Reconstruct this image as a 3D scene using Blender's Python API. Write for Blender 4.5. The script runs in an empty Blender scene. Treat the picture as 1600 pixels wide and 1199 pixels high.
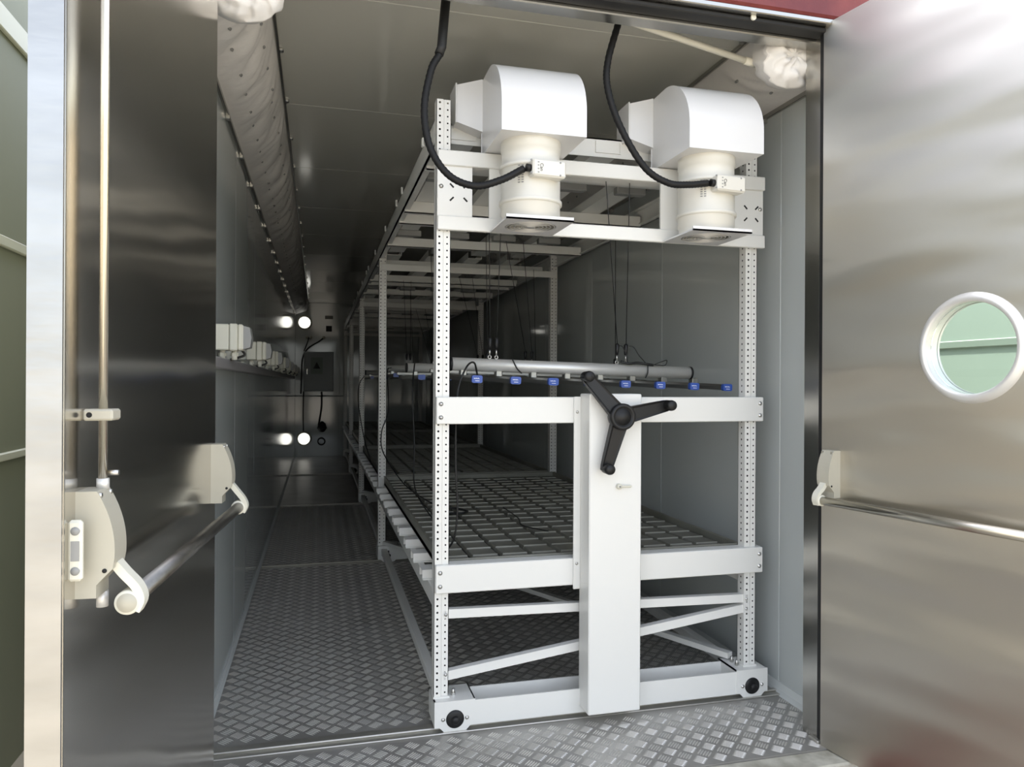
import bpy, bmesh, math, random
from mathutils import Vector, Matrix, noise
random.seed(7)
scene = bpy.context.scene
COL = scene.collection
R = math.radians

# ---------------------------------------------------------------- camera
cam_d = bpy.data.cameras.new('camera'); cam = bpy.data.objects.new('camera', cam_d); COL.objects.link(cam)
cam_d.sensor_width = 36.0; cam_d.sensor_fit = 'HORIZONTAL'; cam_d.lens = 36.0 * 1150.0 / 1600.0
cam_d.clip_start = 0.02; cam_d.clip_end = 300
YAW = math.atan(302 / 1150.0); ROLL = R(0.3)
_F = Vector((math.sin(YAW), math.cos(YAW), 0)); _R0 = Vector((math.cos(YAW), -math.sin(YAW), 0)); _U0 = Vector((0, 0, 1))
_R = _R0 * math.cos(ROLL) + _U0 * math.sin(ROLL); _U = _U0 * math.cos(ROLL) - _R0 * math.sin(ROLL)
_m = Matrix((_R, _U, -_F)).transposed().to_4x4(); _m.translation = Vector((0, 0, 1.30))
cam.matrix_world = _m
scene.camera = cam

# ---------------------------------------------------------------- sky, sun, exposure
w = bpy.data.worlds.new('sky'); scene.world = w; w.use_nodes = True
wn = w.node_tree; wn.nodes.clear()
sky = wn.nodes.new('ShaderNodeTexSky'); sky.sky_type = 'NISHITA'; sky.sun_disc = False
sky.sun_elevation = R(54); sky.sun_rotation = R(-25); sky.air_density = 1.0; sky.dust_density = 2.0; sky.ozone_density = 1.0
hsv = wn.nodes.new('ShaderNodeHueSaturation'); hsv.inputs['Saturation'].default_value = 0.40
bg = wn.nodes.new('ShaderNodeBackground'); bg.inputs['Strength'].default_value = 0.52
out = wn.nodes.new('ShaderNodeOutputWorld')
wn.links.new(sky.outputs[0], hsv.inputs['Color']); wn.links.new(hsv.outputs[0], bg.inputs[0]); wn.links.new(bg.outputs[0], out.inputs[0])
sl = bpy.data.lights.new('sun', 'SUN'); sl.energy = 7.2; sl.angle = R(0.6); sl.color = (1.0, .95, .87)
so = bpy.data.objects.new('sun', sl); COL.objects.link(so)
so.rotation_euler = Vector((-math.sin(R(-25)) * math.cos(R(54)), -math.cos(R(-25)) * math.cos(R(54)), -math.sin(R(54)))).to_track_quat('-Z', 'Y').to_euler()
vs = scene.view_settings
scene.display_settings.display_device = 'sRGB'
vs.view_transform = 'Standard'; vs.look = 'None'; vs.gamma = 1.0; vs.use_curve_mapping = False
vs.exposure = 0.33

# ---------------------------------------------------------------- materials
def mat(name, col, rough=.5, metal=0.0, spec=.5, **kw):
    m = bpy.data.materials.new(name); m.use_nodes = True
    b = m.node_tree.nodes['Principled BSDF']
    b.inputs['Base Color'].default_value = (*col, 1); b.inputs['Roughness'].default_value = rough
    b.inputs['Metallic'].default_value = metal; b.inputs['Specular IOR Level'].default_value = spec
    for k, v in kw.items(): b.inputs[k].default_value = v
    return m
def nd(m, t): return m.node_tree.nodes.new(t)
def lk(m, a, b): m.node_tree.links.new(a, b)
def bsdf(m): return m.node_tree.nodes['Principled BSDF']
def coords(m, scale=(1, 1, 1)):
    tc = nd(m, 'ShaderNodeTexCoord'); mp = nd(m, 'ShaderNodeMapping'); mp.inputs['Scale'].default_value = scale
    lk(m, tc.outputs['Object'], mp.inputs['Vector']); return mp.outputs[0]
def mottle(m, c1, c2, scale=(3, 3, 3), nscale=1.0, detail=4, lo=.35, hi=.65):
    n = nd(m, 'ShaderNodeTexNoise'); n.inputs['Scale'].default_value = nscale; n.inputs['Detail'].default_value = detail
    lk(m, coords(m, scale), n.inputs['Vector'])
    r = nd(m, 'ShaderNodeValToRGB'); r.color_ramp.elements[0].position = lo; r.color_ramp.elements[1].position = hi
    r.color_ramp.elements[0].color = (*c1, 1); r.color_ramp.elements[1].color = (*c2, 1)
    lk(m, n.outputs['Fac'], r.inputs[0]); lk(m, r.outputs[0], bsdf(m).inputs['Base Color']); return m
def bump(m, scale, nscale, strength, dist, detail=2):
    n = nd(m, 'ShaderNodeTexNoise'); n.inputs['Scale'].default_value = nscale; n.inputs['Detail'].default_value = detail
    lk(m, coords(m, scale), n.inputs['Vector'])
    b = nd(m, 'ShaderNodeBump'); b.inputs['Strength'].default_value = strength; b.inputs['Distance'].default_value = dist
    lk(m, n.outputs['Fac'], b.inputs['Height'])
    prev = bsdf(m).inputs['Normal']
    if prev.is_linked: lk(m, prev.links[0].from_socket, b.inputs['Normal'])
    lk(m, b.outputs[0], bsdf(m).inputs['Normal']); return m
def brushed(m, aniso):
    t = nd(m, 'ShaderNodeTangent'); t.direction_type = 'RADIAL'; t.axis = 'Z'
    lk(m, t.outputs[0], bsdf(m).inputs['Tangent']); bsdf(m).inputs['Anisotropic'].default_value = aniso; return m

M = {}
M['white'] = mat('white_powder_coat', (.78, .775, .74), .32)
M['white_fan'] = mat('white_plastic', (.72, .70, .635), .38)
M['hood'] = mat('white_sheet', (.74, .74, .745), .22)
M['offwhite'] = mat('aged_white_plastic', (.70, .68, .58), .4)
M['beige'] = mottle(mat('beige_enamel', (.45, .42, .34), .38), (.43, .405, .33), (.48, .455, .375), (4, 4, 4))
M['black'] = mat('black_plastic', (.010, .010, .0105), .42, 0, .35)
M['rubber'] = mat('black_rubber', (.010, .010, .010), .55)
M['hose'] = bump(mat('black_corrugated_hose', (.007, .007, .0075), .5, 0, .3), (1, 1, 60), 6, .5, .002)
M['cable'] = mat('black_cable', (.012, .012, .012), .5)
M['chrome'] = mat('zinc_bolt', (.62, .61, .58), .28, 1)
M['dark_hole'] = mat('dark_slot', (.01, .01, .01), .8)
M['alu'] = mat('satin_aluminium', (.74, .73, .70), .38, .45)
M['led_bar'] = mat('grey_anodised_bar', (.33, .33, .31), .32, .9)
M['blue'] = mat('blue_end_cap', (.03, .08, .34), .35)
M['print_white'] = mat('white_print', (.75, .78, .85), .5)
M['print_black'] = mat('black_print', (.03, .03, .03), .6)
M['steel_l'] = brushed(bump(mat('brushed_steel', (.70, .675, .63), .16, 1), (.8, .8, 2.4), 1.3, .6, .010), .65)
M['steel_r'] = brushed(bump(mat('brushed_steel_satin', (.58, .55, .49), .31, 1), (.55, .55, 2.1), 1.2, 1.0, .060), .9)
M['steel_edge'] = bump(mottle(mat('steel_edge_strip', (.7, .7, .7), .34, 1), (.34, .34, .335), (.44, .44, .435), (3, 3, 9)), (4, 4, 14), 4, .2, .003)
M['frame'] = mat('steel_frame', (.48, .47, .44), .27, 1)
M['wall'] = bump(mat('white_panel', (.53, .56, .55), .07, .0, .6), (6, 6, .25), 3, .10, .001)
M['ceil'] = bump(mat('white_ceiling_panel', (.58, .575, .52), .10, .0, .6), (1, 3, 1), 2, .08, .002)
M['cove'] = mat('cove_trim', (.60, .62, .60), .35)
M['seal'] = mat('pale_seal', (.70, .68, .58), .5)
M['red'] = bump(mottle(mat('red_container_paint', (.16, .02, .02), .45), (.13, .016, .018), (.20, .035, .030), (6, 6, 6)), (10, 10, 10), 6, .3, .004)
M['sill'] = mottle(mat('worn_sill', (.5, .48, .4), .7), (.34, .32, .26), (.56, .54, .46), (14, 14, 14), 1, 6)
M['ground'] = mottle(mat('concrete_ground', (.42, .38, .31), .9), (.40, .355, .285), (.50, .45, .36), (.6, .6, .6), 1, 6)
M['green_wall'] = mat('green_grey_wall', (.25, .262, .190), .6, 0, .3)
M['pale_band'] = mat('pale_band', (.62, .62, .50), .45)
M['pale_green'] = mat('pale_green_wall', (.36, .44, .38), .45)
M['pale_green2'] = mat('pale_green_seam', (.26, .32, .27), .5)
M['outer'] = mat('outer_shell_paint', (.24, .25, .20), .5)
M['pvc'] = mat('cream_pipe', (.80, .77, .66), .35)
M['fabric'] = bump(bump(mat('white_duct_fabric', (.80, .775, .745), .55), (5, 9, 5), 1.6, .35, .015, 3), (60, 60, 60), 3, .08, .002)
M['tray'] = mottle(mat('grey_tray', (.2, .2, .18), .45), (.18, .175, .145), (.235, .23, .195), (5, 5, 5))
M['tray_dark'] = mat('tray_groove', (.02, .02, .018), .6)
M['tray_lip'] = mat('tray_lip', (.36, .35, .30), .45)
M['panelbox'] = mat('panel_box_grey', (.42, .46, .47), .4)
M['sign'] = mat('sign_face', (.30, .36, .33), .5)
M['socket_lid'] = mat('grey_socket_lid', (.30, .30, .29), .4)
M['socket'] = mat('pale_socket_plastic', (.66, .65, .56), .4)
M['tray_rail'] = mat('cable_trunking', (.28, .27, .27), .4)
M['tread'] = bump(mottle(mat('tread_plate', (.36, .35, .33), .36, .5), (.36, .345, .32), (.47, .455, .43), (3, 3, 3), 1, 5), (40, 40, 40), 4, .1, .001)
M['tread_bar'] = mat('tread_bar', (.72, .70, .66), .28, .6)
M['rail'] = mat('rail_steel', (.58, .56, .51), .35, .8)
M['lamp'] = mat('lamp_glow', (1, 1, .95), .5)
bsdf(M['lamp']).inputs['Emission Color'].default_value = (1, .98, .90, 1); bsdf(M['lamp']).inputs['Emission Strength'].default_value = 1.3
M['glass'] = mat('window_glass', (.86, .95, .90), .02, 0, .5, **{'Transmission Weight': 1.0, 'IOR': 1.45})

# ---------------------------------------------------------------- mesh builder
class MB:
    def __init__(s): s.v = []; s.f = []; s.sm = []
    def add(s, vs, fs, smooth=False):
        o = len(s.v); s.v += [tuple(p) for p in vs]; s.f += [tuple(i + o for i in f) for f in fs]; s.sm += [smooth] * len(fs); return s
    def box(s, x0, x1, y0, y1, z0, z1, bev=0, mtx=None):
        if x1 < x0: x0, x1 = x1, x0
        if y1 < y0: y0, y1 = y1, y0
        if z1 < z0: z0, z1 = z1, z0
        if bev:
            b = min(bev, (x1 - x0) * .45, (y1 - y0) * .45, (z1 - z0) * .45)
            bm = bmesh.new(); bmesh.ops.create_cube(bm, size=1)
            for v in bm.verts: v.co = Vector(((x0 + x1) / 2 + v.co.x * (x1 - x0), (y0 + y1) / 2 + v.co.y * (y1 - y0), (z0 + z1) / 2 + v.co.z * (z1 - z0)))
            bmesh.ops.bevel(bm, geom=bm.edges[:], offset=b, segments=1, affect='EDGES')
            vs_ = [mtx @ v.co if mtx else v.co.copy() for v in bm.verts]; bm.verts.index_update()
            fs_ = [[v.index for v in f.verts] for f in bm.faces]; bm.free(); return s.add(vs_, fs_)
        p = [Vector((x, y, z)) for x in (x0, x1) for y in (y0, y1) for z in (z0, z1)]
        if mtx: p = [mtx @ q for q in p]
        return s.add(p, [(0, 1, 3, 2), (4, 6, 7, 5), (0, 4, 5, 1), (2, 3, 7, 6), (0, 2, 6, 4), (1, 5, 7, 3)])
    def prism(s, pts, d, axis='y', o=0.0, smooth=False):
        # polygon pts (2D) extruded from o to o+d along an axis
        def P(a, b, c): return {'y': (a, c, b), 'x': (c, a, b), 'z': (a, b, c)}[axis]
        n = len(pts); vs_ = [P(a, b, o) for a, b in pts] + [P(a, b, o + d) for a, b in pts]
        s.add(vs_, [tuple(range(n)), tuple(range(2 * n - 1, n - 1, -1))])
        o2 = len(s.v) - 2 * n
        for i in range(n):
            j = (i + 1) % n; s.f.append((o2 + i, o2 + n + i, o2 + n + j, o2 + j)); s.sm.append(smooth)
        return s
    def bar(s, a, b, wd, h, up=(0, 0, 1)):
        a = Vector(a); b = Vector(b); d = (b - a).normalized(); sd = d.cross(Vector(up)).normalized(); u = sd.cross(d)
        p = [q + sd * (sx * wd / 2) + u * (sz * h / 2) for q in (a, b) for sx in (-1, 1) for sz in (-1, 1)]
        return s.add(p, [(0, 1, 3, 2), (4, 6, 7, 5), (0, 4, 5, 1), (2, 3, 7, 6), (0, 2, 6, 4), (1, 5, 7, 3)])
    def tube(s, pts, r, seg=12, cap=True, radii=None):
        pts = [Vector(p) for p in pts]; n = len(pts); rings = []
        prev = None
        for i, p in enumerate(pts):
            t = (pts[min(i + 1, n - 1)] - pts[max(i - 1, 0)]).normalized()
            if prev is None:
                a = Vector((0, 0, 1)) if abs(t.z) < .9 else Vector((1, 0, 0)); u = t.cross(a).normalized()
            else:
                u = (prev - t * prev.dot(t)).normalized()
            prev = u; v = t.cross(u); rr = radii[i] if radii else r
            rings.append([p + (u * math.cos(2 * math.pi * k / seg) + v * math.sin(2 * math.pi * k / seg)) * rr for k in range(seg)])
        vs_ = [q for ring in rings for q in ring]
        fs_ = [(i * seg + k, i * seg + (k + 1) % seg, (i + 1) * seg + (k + 1) % seg, (i + 1) * seg + k) for i in range(n - 1) for k in range(seg)]
        s.add(vs_, fs_, True)
        if cap:
            o = len(s.v) - n * seg
            s.f.append(tuple(o + k for k in range(seg))[::-1]); s.sm.append(False)
            s.f.append(tuple(o + (n - 1) * seg + k for k in range(seg))); s.sm.append(False)
        return s
    def lathe(s, prof, c, axis='z', seg=32, smooth=True):
        # prof: (radius, height) pairs turned about an axis through c
        c = Vector(c)
        def P(r, h, a):
            q = {'z': (r * math.cos(a), r * math.sin(a), h), 'y': (r * math.cos(a), h, r * math.sin(a)), 'x': (h, r * math.cos(a), r * math.sin(a))}[axis]
            return c + Vector(q)
        n = len(prof); vs_ = [P(r, h, 2 * math.pi * k / seg) for r, h in prof for k in range(seg)]
        s.add(vs_, [(i * seg + k, i * seg + (k + 1) % seg, (i + 1) * seg + (k + 1) % seg, (i + 1) * seg + k) for i in range(n - 1) for k in range(seg)], smooth)
        return s
    def disc(s, r, c, axis='y', th=.002, seg=16):
        return s.lathe([(0.0001, -th), (r, -th), (r, 0), (0.0001, 0)], c, axis, seg, False)
    def perf(s, o, du, dv, wu, hv, pitch, rad, cols=1):
        # perforated strip: origin o, unit dirs du, dv, width wu, height hv
        o = Vector(o); du = Vector(du); dv = Vector(dv); n = max(1, int(hv / pitch)); ph = hv / n; cw = wu / cols
        for j in range(n):
            for c in range(cols):
                c0 = o + du * (c * cw) + dv * (j * ph); ctr = c0 + du * cw / 2 + dv * ph / 2
                q = [c0, c0 + du * cw, c0 + du * cw + dv * ph, c0 + dv * ph]
                h = [ctr + (du * math.cos(R(225 + 45 * k)) + dv * math.sin(R(225 + 45 * k))) * rad for k in range(8)]
                s.add(q + h, [(0, 1, 6, 5, 4), (1, 2, 8, 7, 6), (2, 3, 10, 9, 8), (3, 0, 4, 11, 10)])
        return s
    def mesh(s, name):
        me = bpy.data.meshes.new(name); me.from_pydata(s.v, [], s.f); me.validate()
        if any(s.sm):
            for i, p in enumerate(me.polygons): p.use_smooth = s.sm[i] if i < len(s.sm) else False
        bm = bmesh.new(); bm.from_mesh(me); bmesh.ops.recalc_face_normals(bm, faces=bm.faces[:]); bm.to_mesh(me); bm.free()
        return me
    def build(s, name, m, parent=None, **kw):
        me = s.mesh(name); me.materials.append(M[m] if isinstance(m, str) else m)
        return place(name, me, parent, **kw)
def place(name, me, parent=None, label=None, cat=None, group=None, kind=None, loc=None, rot=None):
    o = bpy.data.objects.new(name, me); COL.objects.link(o)
    if parent: o.parent = parent
    if loc is not None: o.location = loc
    if rot is not None: o.rotation_euler = rot
    tag(o, label, cat, group, kind); return o
def tag(o, label=None, cat=None, group=None, kind=None):
    if label: o['label'] = label
    if cat: o['category'] = cat
    if group: o['group'] = group
    if kind: o['kind'] = kind
    return o
def empty(name, loc=(0, 0, 0), rz=0, **kw):
    o = place(name, None, **kw); o.location = loc; o.rotation_euler = (0, 0, rz); o.empty_display_size = .1; return o
def catmull(p, n=8):
    p = [Vector(q) for q in p]; p = [p[0] * 2 - p[1]] + p + [p[-1] * 2 - p[-2]]; o = []
    for i in range(1, len(p) - 2):
        for k in range(n):
            t = k / n; a, b, c, d = p[i - 1:i + 3]
            o.append(.5 * ((2 * b) + (c - a) * t + (2 * a - 5 * b + 4 * c - d) * t * t + (3 * b - a - 3 * c + d) * t ** 3))
    o.append(p[-2]); return o
def text_mesh(txt, size, ext=.0004):
    c = bpy.data.curves.new('txt', 'FONT'); c.body = txt; c.size = size; c.extrude = ext; c.align_x = 'CENTER'; c.align_y = 'CENTER'
    o = bpy.data.objects.new('txt', c); COL.objects.link(o)
    me = bpy.data.meshes.new_from_object(o.evaluated_get(bpy.context.evaluated_depsgraph_get()))
    bpy.data.objects.remove(o); return me

# ================================================================ THE SETTING
XL, XR, YF, YB, ZC = -.40, 1.90, 2.26, 13.40, 2.70
SEAMS = [2.40, 2.74] + [2.74 + 1.12 * i for i in range(1, 10)] + [YB]

MB().box(-60, 60, -60, 60, -.30, -.20).build('ground', 'ground', kind='structure')

floor = MB().box(XL - .08, XR + .08, YF, YB + .02, -.12, 0).build('floor', 'tread', kind='structure')
# raised five-bar tread, basket weave turned 45 degrees
tb = MB(); S = .054; L = .0215; W = .0032; HH = .0022; c45 = math.sqrt(.5)
bar_v = [(-L, 0, 0), (-L * .55, -W, 0), (L * .55, -W, 0), (L, 0, 0), (L * .55, W, 0), (-L * .55, W, 0), (-L * .6, 0, HH), (L * .6, 0, HH)]
bar_f = [(0, 1, 6), (1, 2, 7, 6), (2, 3, 7), (3, 4, 7), (4, 5, 6, 7), (5, 0, 6)]
RAILS = [2.735, 5.43, 8.05, 10.72]
n = 260
for i in range(-n, n):
    for j in range(-n, n):
        a, b = i * S, j * S
        x = .75 + (a - b) * c45; y = 5.2 + (a + b) * c45
        if not (XL + .03 < x < XR - .03 and YF + .02 < y < 8.0): continue
        if any(abs(y - r) < .06 for r in RAILS): continue
        o45 = (i + j) % 2
        dx, dy = (c45, c45) if o45 else (c45, -c45); ex, ey = -dy, dx
        for k in range(-2, 3):
            cx = x + ex * k * .0092; cy = y + ey * k * .0092
            tb.add([(cx + dx * p - ey * 0 + ex * q, cy + dy * p + ey * q, h) for p, q, h in bar_v], bar_f)
me = bpy.data.meshes.new('tread'); me.from_pydata(tb.v, [], tb.f); me.materials.append(M['tread_bar'])
place('tread_pattern', me, floor, kind='stuff')
for y in RAILS:
    m = MB().box(XL + .02, XR - .02, y - .045, y + .045, 0, .006, .003); m.box(XL + .02, XR - .02, y - .012, y + .012, .006, .013, .003)
    m.build('floor_rail', 'rail', floor)
MB().box(XL - .12, XR + .12, 2.16, YF, -.14, -.004, .006).build('trim_4', 'sill', kind='structure')
MB().box(XL - .14, XR + .14, 2.02, 2.165, -.20, -.035, .006).build('trim_5', 'red', kind='structure')

def wall(name, x, inward, m):
    o = MB().box(x - inward * .10, x - inward * .012, 2.40, YB + .012, -.05, ZC + .05).build(name, m, kind='structure')
    for a, b in zip(SEAMS[:-1], SEAMS[1:]):
        MB().box(x - inward * .012, x, a + .0015, b - .0015, .0, ZC, .002).build('wall_panel', m, o)
    return o
wl = wall('wall_left', XL, 1, 'wall'); wr = wall('wall_right', XR, -1, 'wall')
ce = MB().box(XL - .10, XR + .10, YF + .05, YB + .012, ZC + .012, ZC + .12).build('ceiling', 'ceil', kind='structure')
for a, b in zip(SEAMS[:-1], SEAMS[1:]):
    MB().box(XL, XR, a + .0015, b - .0015, ZC, ZC + .012, .002).build('ceiling_panel', 'ceil', ce)
wb = MB().box(XL - .16, XR + .16, YB + .012, YB + .1, -.1, ZC + .13).build('wall_back', 'wall', kind='structure')
for a, b in ((XL, .35), (.35, 1.10), (1.10, XR)):
    MB().box(a + .0015, b - .0015, YB, YB + .012, 0, ZC, .002).build('wall_panel', 'wall', wb)
def cove(name, x, s):
    k = .016 if s > 0 else .034
    pts = [(x, 0), (x + s * k, 0), (x + s * k * .45, k * .4), (x + s * k * .13, k * 1.15), (x, k * 1.15)]
    return MB().prism(pts, YB - 2.40, 'y', 2.40).build(name, 'cove', kind='structure')
cove('baseboard_left', XL, 1); cove('baseboard_right', XR, -1)
# outer shell of the container
sh = MB().box(XL - .16, XL - .105, YF + .04, YB + .1, -.14, ZC + .16).build('wall_outer_left', 'outer', kind='structure')
MB().box(XR + .105, XR + .16, YF + .04, YB + .1, -.14, ZC + .16).build('wall_outer_right', 'outer', kind='structure')
MB().box(XL - .16, XR + .16, YF + .04, YB + .1, ZC + .13, ZC + .18).build('roof', 'outer', kind='structure')
MB().box(XL - .16, XR + .16, YF - .02, YF + .045, 2.605, ZC + .20, .008).build('wall_front', 'red', kind='structure')
# door frame: jambs, header, gaskets
JL, JR, HB = -.345, 1.765, 2.558
fr = MB().box(1.766, XR + .16, 2.312, 2.40, .0, HB + .05, .003).build('trim_1', 'frame', kind='structure')
MB().box(1.7615, XR, 2.288, 2.312, .012, HB + .03, .003).build('gasket', 'rubber', fr)
MB().box(1.750, 1.80, 2.290, 2.345, .0, .012, .003).build('foot_plate', 'rail', fr)
fl = MB().box(XL - .16, JL, 2.30, 2.40, 0, 2.62, .004).build('trim_2', 'frame', kind='structure')
hd = MB().box(JL, JR + .036, 2.335, 2.40, HB, HB + .045, .004).build('trim_3', 'frame', kind='structure')
MB().box(JL, JR + .04, 2.30, 2.40, HB + .045, 2.70).build('header_body', 'frame', hd)
MB().box(JL, JR + .05, YF + .016, 2.335, HB + .012, HB + .03, .004).build('gasket', 'rubber', hd)
MB().box(XL - .16, XR + .16, YF - .012, 2.335, HB + .03, 2.606, .003).build('drip_strip', 'frame', hd)
MB().disc(.010, (1.46, YF + .014, HB + .024), 'y', .006).build('plug', 'offwhite', hd)

# ---------------------------------------------------------------- doors
DW, DH, DT = 1.05, 2.60, .047
def housing(sgn, name, parent, s0, s1, zc):
    # curved cast housing of a push bar; profile in (n, z)
    pr = [(0, -.080), (.030, -.080), (.030, -.060), (.047, -.042), (.053, -.036)]
    for k in range(9):
        t = k / 8; pr.append((.056 - .024 * t * t * 1.0 + .002 * math.sin(t * 3), -.02 + .102 * t))
    pr += [(.030, .085), (0, .085)]
    h = MB().prism([(n * sgn, z + zc) for n, z in pr], s1 - s0, 'x', s0).build(name, 'beige', parent)
    mid = (s0 + s1) / 2
    m = MB().prism([(sgn * (.0565 - .024 * ((z + .02) / .102) ** 2 if z > -.02 else .056), z + zc) for z in (-.028, -.0, .03, .055, .075)] +
                   [(sgn * .03, .075 + zc), (sgn * .03, -.028 + zc)], (s1 - s0) * .72, 'x', s0 + (s1 - s0) * .14)
    m.build('face_plate', 'beige', h)
    ms = MB()
    for s_ in (s0 + .006, s1 - .006): ms.lathe([(.0001, .002), (.004, .002), (.004, -.004)], (s_, sgn * .034, zc + .078), 'y', 10)
    ms.build('screw', 'chrome', h)
    MB().lathe([(.0001, .001), (.0035, .001), (.0035, -.003)], (s1 + .0002 if True else s0, sgn * .042, zc - .038), 'x', 10).build('pin', 'dark_hole', h)
    MB().lathe([(.0001, .001), (.0035, .001), (.0035, -.003)], (s0 - .0002, sgn * .042, zc - .038), 'x', 10).build('pin', 'dark_hole', h)
    return h
def arm(sgn, parent, s0, s1, zc, bn, bz):
    # swing arm from the housing to the end of the bar
    up = []; n0, z0 = .050, zc - .030
    ctr = [(n0, z0), (n0 + .014, z0 - .018), (bn + .012, bz + .024), (bn + .019, bz + .004), (bn + .012, bz - .014)]
    c = catmull([(a, 0, b) for a, b in ctr], 5); pts = []
    th = .0065
    for i, p in enumerate(c):
        t = (c[min(i + 1, len(c) - 1)] - c[max(i - 1, 0)]).normalized(); nn = Vector((t.z, 0, -t.x))
        pts.append((p + nn * th, p - nn * th))
    poly = [(sgn * a.x, a.z) for a, b in pts] + [(sgn * b.x, b.z) for a, b in reversed(pts)]
    a = MB().prism(poly, s1 - s0, 'x', s0).build('swing_arm', 'offwhite', parent)
    mid = (s0 + s1) / 2
    MB().lathe([(.0001, (s1 - s0) / 2 + .001), (.0185, (s1 - s0) / 2 + .001), (.0195, (s1 - s0) / 2 - .002), (.0195, -(s1 - s0) / 2), (.0001, -(s1 - s0) / 2)], (mid, sgn * bn, bz), 'x', 24).build('arm_ring', 'offwhite', a)
    e = s1 if parent.get('near_end') else s0
    MB().lathe([(.0001, .0015), (.0150, .0015), (.0155, 0), (.0155, -.004)], (s1, sgn * bn, bz), 'x', 24).build('arm_cap', 'beige', a)

# left leaf
DL = empty('door_1', (-.286, 2.26, 0), math.atan2(-.997, -.0745), kind='structure')
tag(DL, 'left stainless steel door leaf standing open with push bar and vertical rod')
leaf = MB().box(0, DW, -DT, 0, 0, DH, .002).build('leaf', 'steel_l', DL)
MB().box(DW, DW + .003, -DT, .001, 0, DH).build('edge_strip', 'steel_edge', DL)
MB().box(DW - .010, DW - .006, 0, .0008, 0, DH).build('edge_fold', 'frame', DL)
zc = 1.045; bz = .952; bn = .070
pb = MB()
hN = housing(1, 'bar_housing', DL, .945, 1.000, zc); hF = housing(1, 'bar_housing', DL, .008, .058, zc - .005)
arm(1, DL, .962, .986, zc, bn, bz); arm(1, DL, .018, .042, zc - .005, bn, bz - .008)
MB().tube([(.030, bn, bz - .008), (.974, bn, bz)], .0145, 20).build('push_bar', mottle(mat('dull_steel_bar', (.30, .29, .27), .36, 1), (.10, .095, .085), (.30, .29, .27), (6, 20, 20), 1, 5), DL)
MB().tube([(.955, .024, zc + .085), (.955, .024, DH - .03)], .0068, 14).build('vertical_rod', mat('brass_tinted_rod', (.72, .66, .54), .22, 1), DL)
MB().tube([(.955, .024, zc + .083), (.955, .024, zc + .100)], .0095, 14).build('rod_socket', 'alu', DL)
MB().tube([(.950, .030, zc + .108), (.950, .046, zc + .108)], .0045, 10).build('set_screw', 'chrome', DL)
gd = MB().box(.935, .975, 0, .044, 1.238, 1.256, .003).build('rod_guide', 'beige', DL)
MB().disc(.0045, (.9752, .010, 1.247), 'x', .002, 10).build('guide_screw', 'dark_hole', gd)
MB().tube([(.955, .024, zc - .105), (.955, .024, zc - .080)], .009, 14).build('rod_stub', 'alu', DL)
# strike bracket with two slots and a window
st = MB()
st.box(1.018, 1.030, 0, .020, zc - .046, zc + .046, .004)
st.build('strike_bracket', 'offwhite', DL)
sb = MB()
for z in (.030, -.030): sb.lathe([(.0001, .0006), (.0065, .0006), (.0065, -.002)], (1.030, .011, zc + z), 'x', 14)
sb.box(1.0295, 1.0306, .005, .017, zc - .015, zc + .015)
sb.build('strike_slots', 'socket_lid', DL)

# right leaf with the round window
DR = empty('door_2', (1.757, 2.285, 0), math.atan2(-.985, .174), kind='structure')
tag(DR, 'right stainless steel door leaf standing open with round glazed window')
WC = (.545, 1.412); WR = .140
def leaf_hole(y0, y1):
    m = MB(); N = 64; cx, cz = WC; ang = sorted([2 * math.pi * k / N for k in range(N)] + [math.atan2(z - cz, x - cx) % (2 * math.pi) for x in (0, DW) for z in (0, DH)])
    def outp(a):
        dx, dz = math.cos(a), math.sin(a); t = 1e9
        if dx > 1e-9: t = min(t, (DW - cx) / dx)
        if dx < -1e-9: t = min(t, -cx / dx)
        if dz > 1e-9: t = min(t, (DH - cz) / dz)
        if dz < -1e-9: t = min(t, -cz / dz)
        return cx + dx * t, cz + dz * t
    n = len(ang)
    for y in (y0, y1):
        m.add([(cx + WR * math.cos(a), y, cz + WR * math.sin(a)) for a in ang] + [(outp(a)[0], y, outp(a)[1]) for a in ang], [(k, (k + 1) % n, n + (k + 1) % n, n + k) for k in range(n)])
    for off in (0, n):
        m.f += [(off + k, off + (k + 1) % n, 2 * n + off + (k + 1) % n, 2 * n + off + k) for k in range(n)]; m.sm += [False] * n
    return m
leaf_hole(0, DT).build('leaf', 'steel_r', DR)
MB().box(DW, DW + .003, -.001, DT, 0, DH).build('edge_strip', 'steel_edge', DR)
for y, s_ in ((0, -1), (DT, 1)):
    MB().lathe([(.136, 0), (.136, s_ * .010), (.141, s_ * .016), (.150, s_ * .016), (.160, s_ * .008), (.164, 0)], (WC[0], y, WC[1]), 'y', 64).build('window_ring', 'alu', DR)
MB().lathe([(.137, -.001), (.137, DT + .001)], (WC[0], 0, WC[1]), 'y', 64).build('window_sleeve', 'alu', DR)
MB().lathe([(.0001, .014), (.1365, .014), (.1365, .020), (.0001, .020)], (WC[0], 0, WC[1]), 'y', 64, False).build('window_pane', 'glass', DR)
hz = .985
hH = housing(-1, 'bar_housing', DR, .030, .082, hz)
arm(-1, DR, .044, .068, hz, .070, hz - .088)
MB().tube([(.056, -.070, hz - .088), (.99, -.070, hz - .084)], .0145, 20).build('push_bar', mat('push_bar_steel', (.60, .57, .50), .28, 1), DR)
hH2 = housing(-1, 'bar_housing', DR, .965, 1.015, hz)
arm(-1, DR, .978, 1.002, hz, .070, hz - .084)

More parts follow.
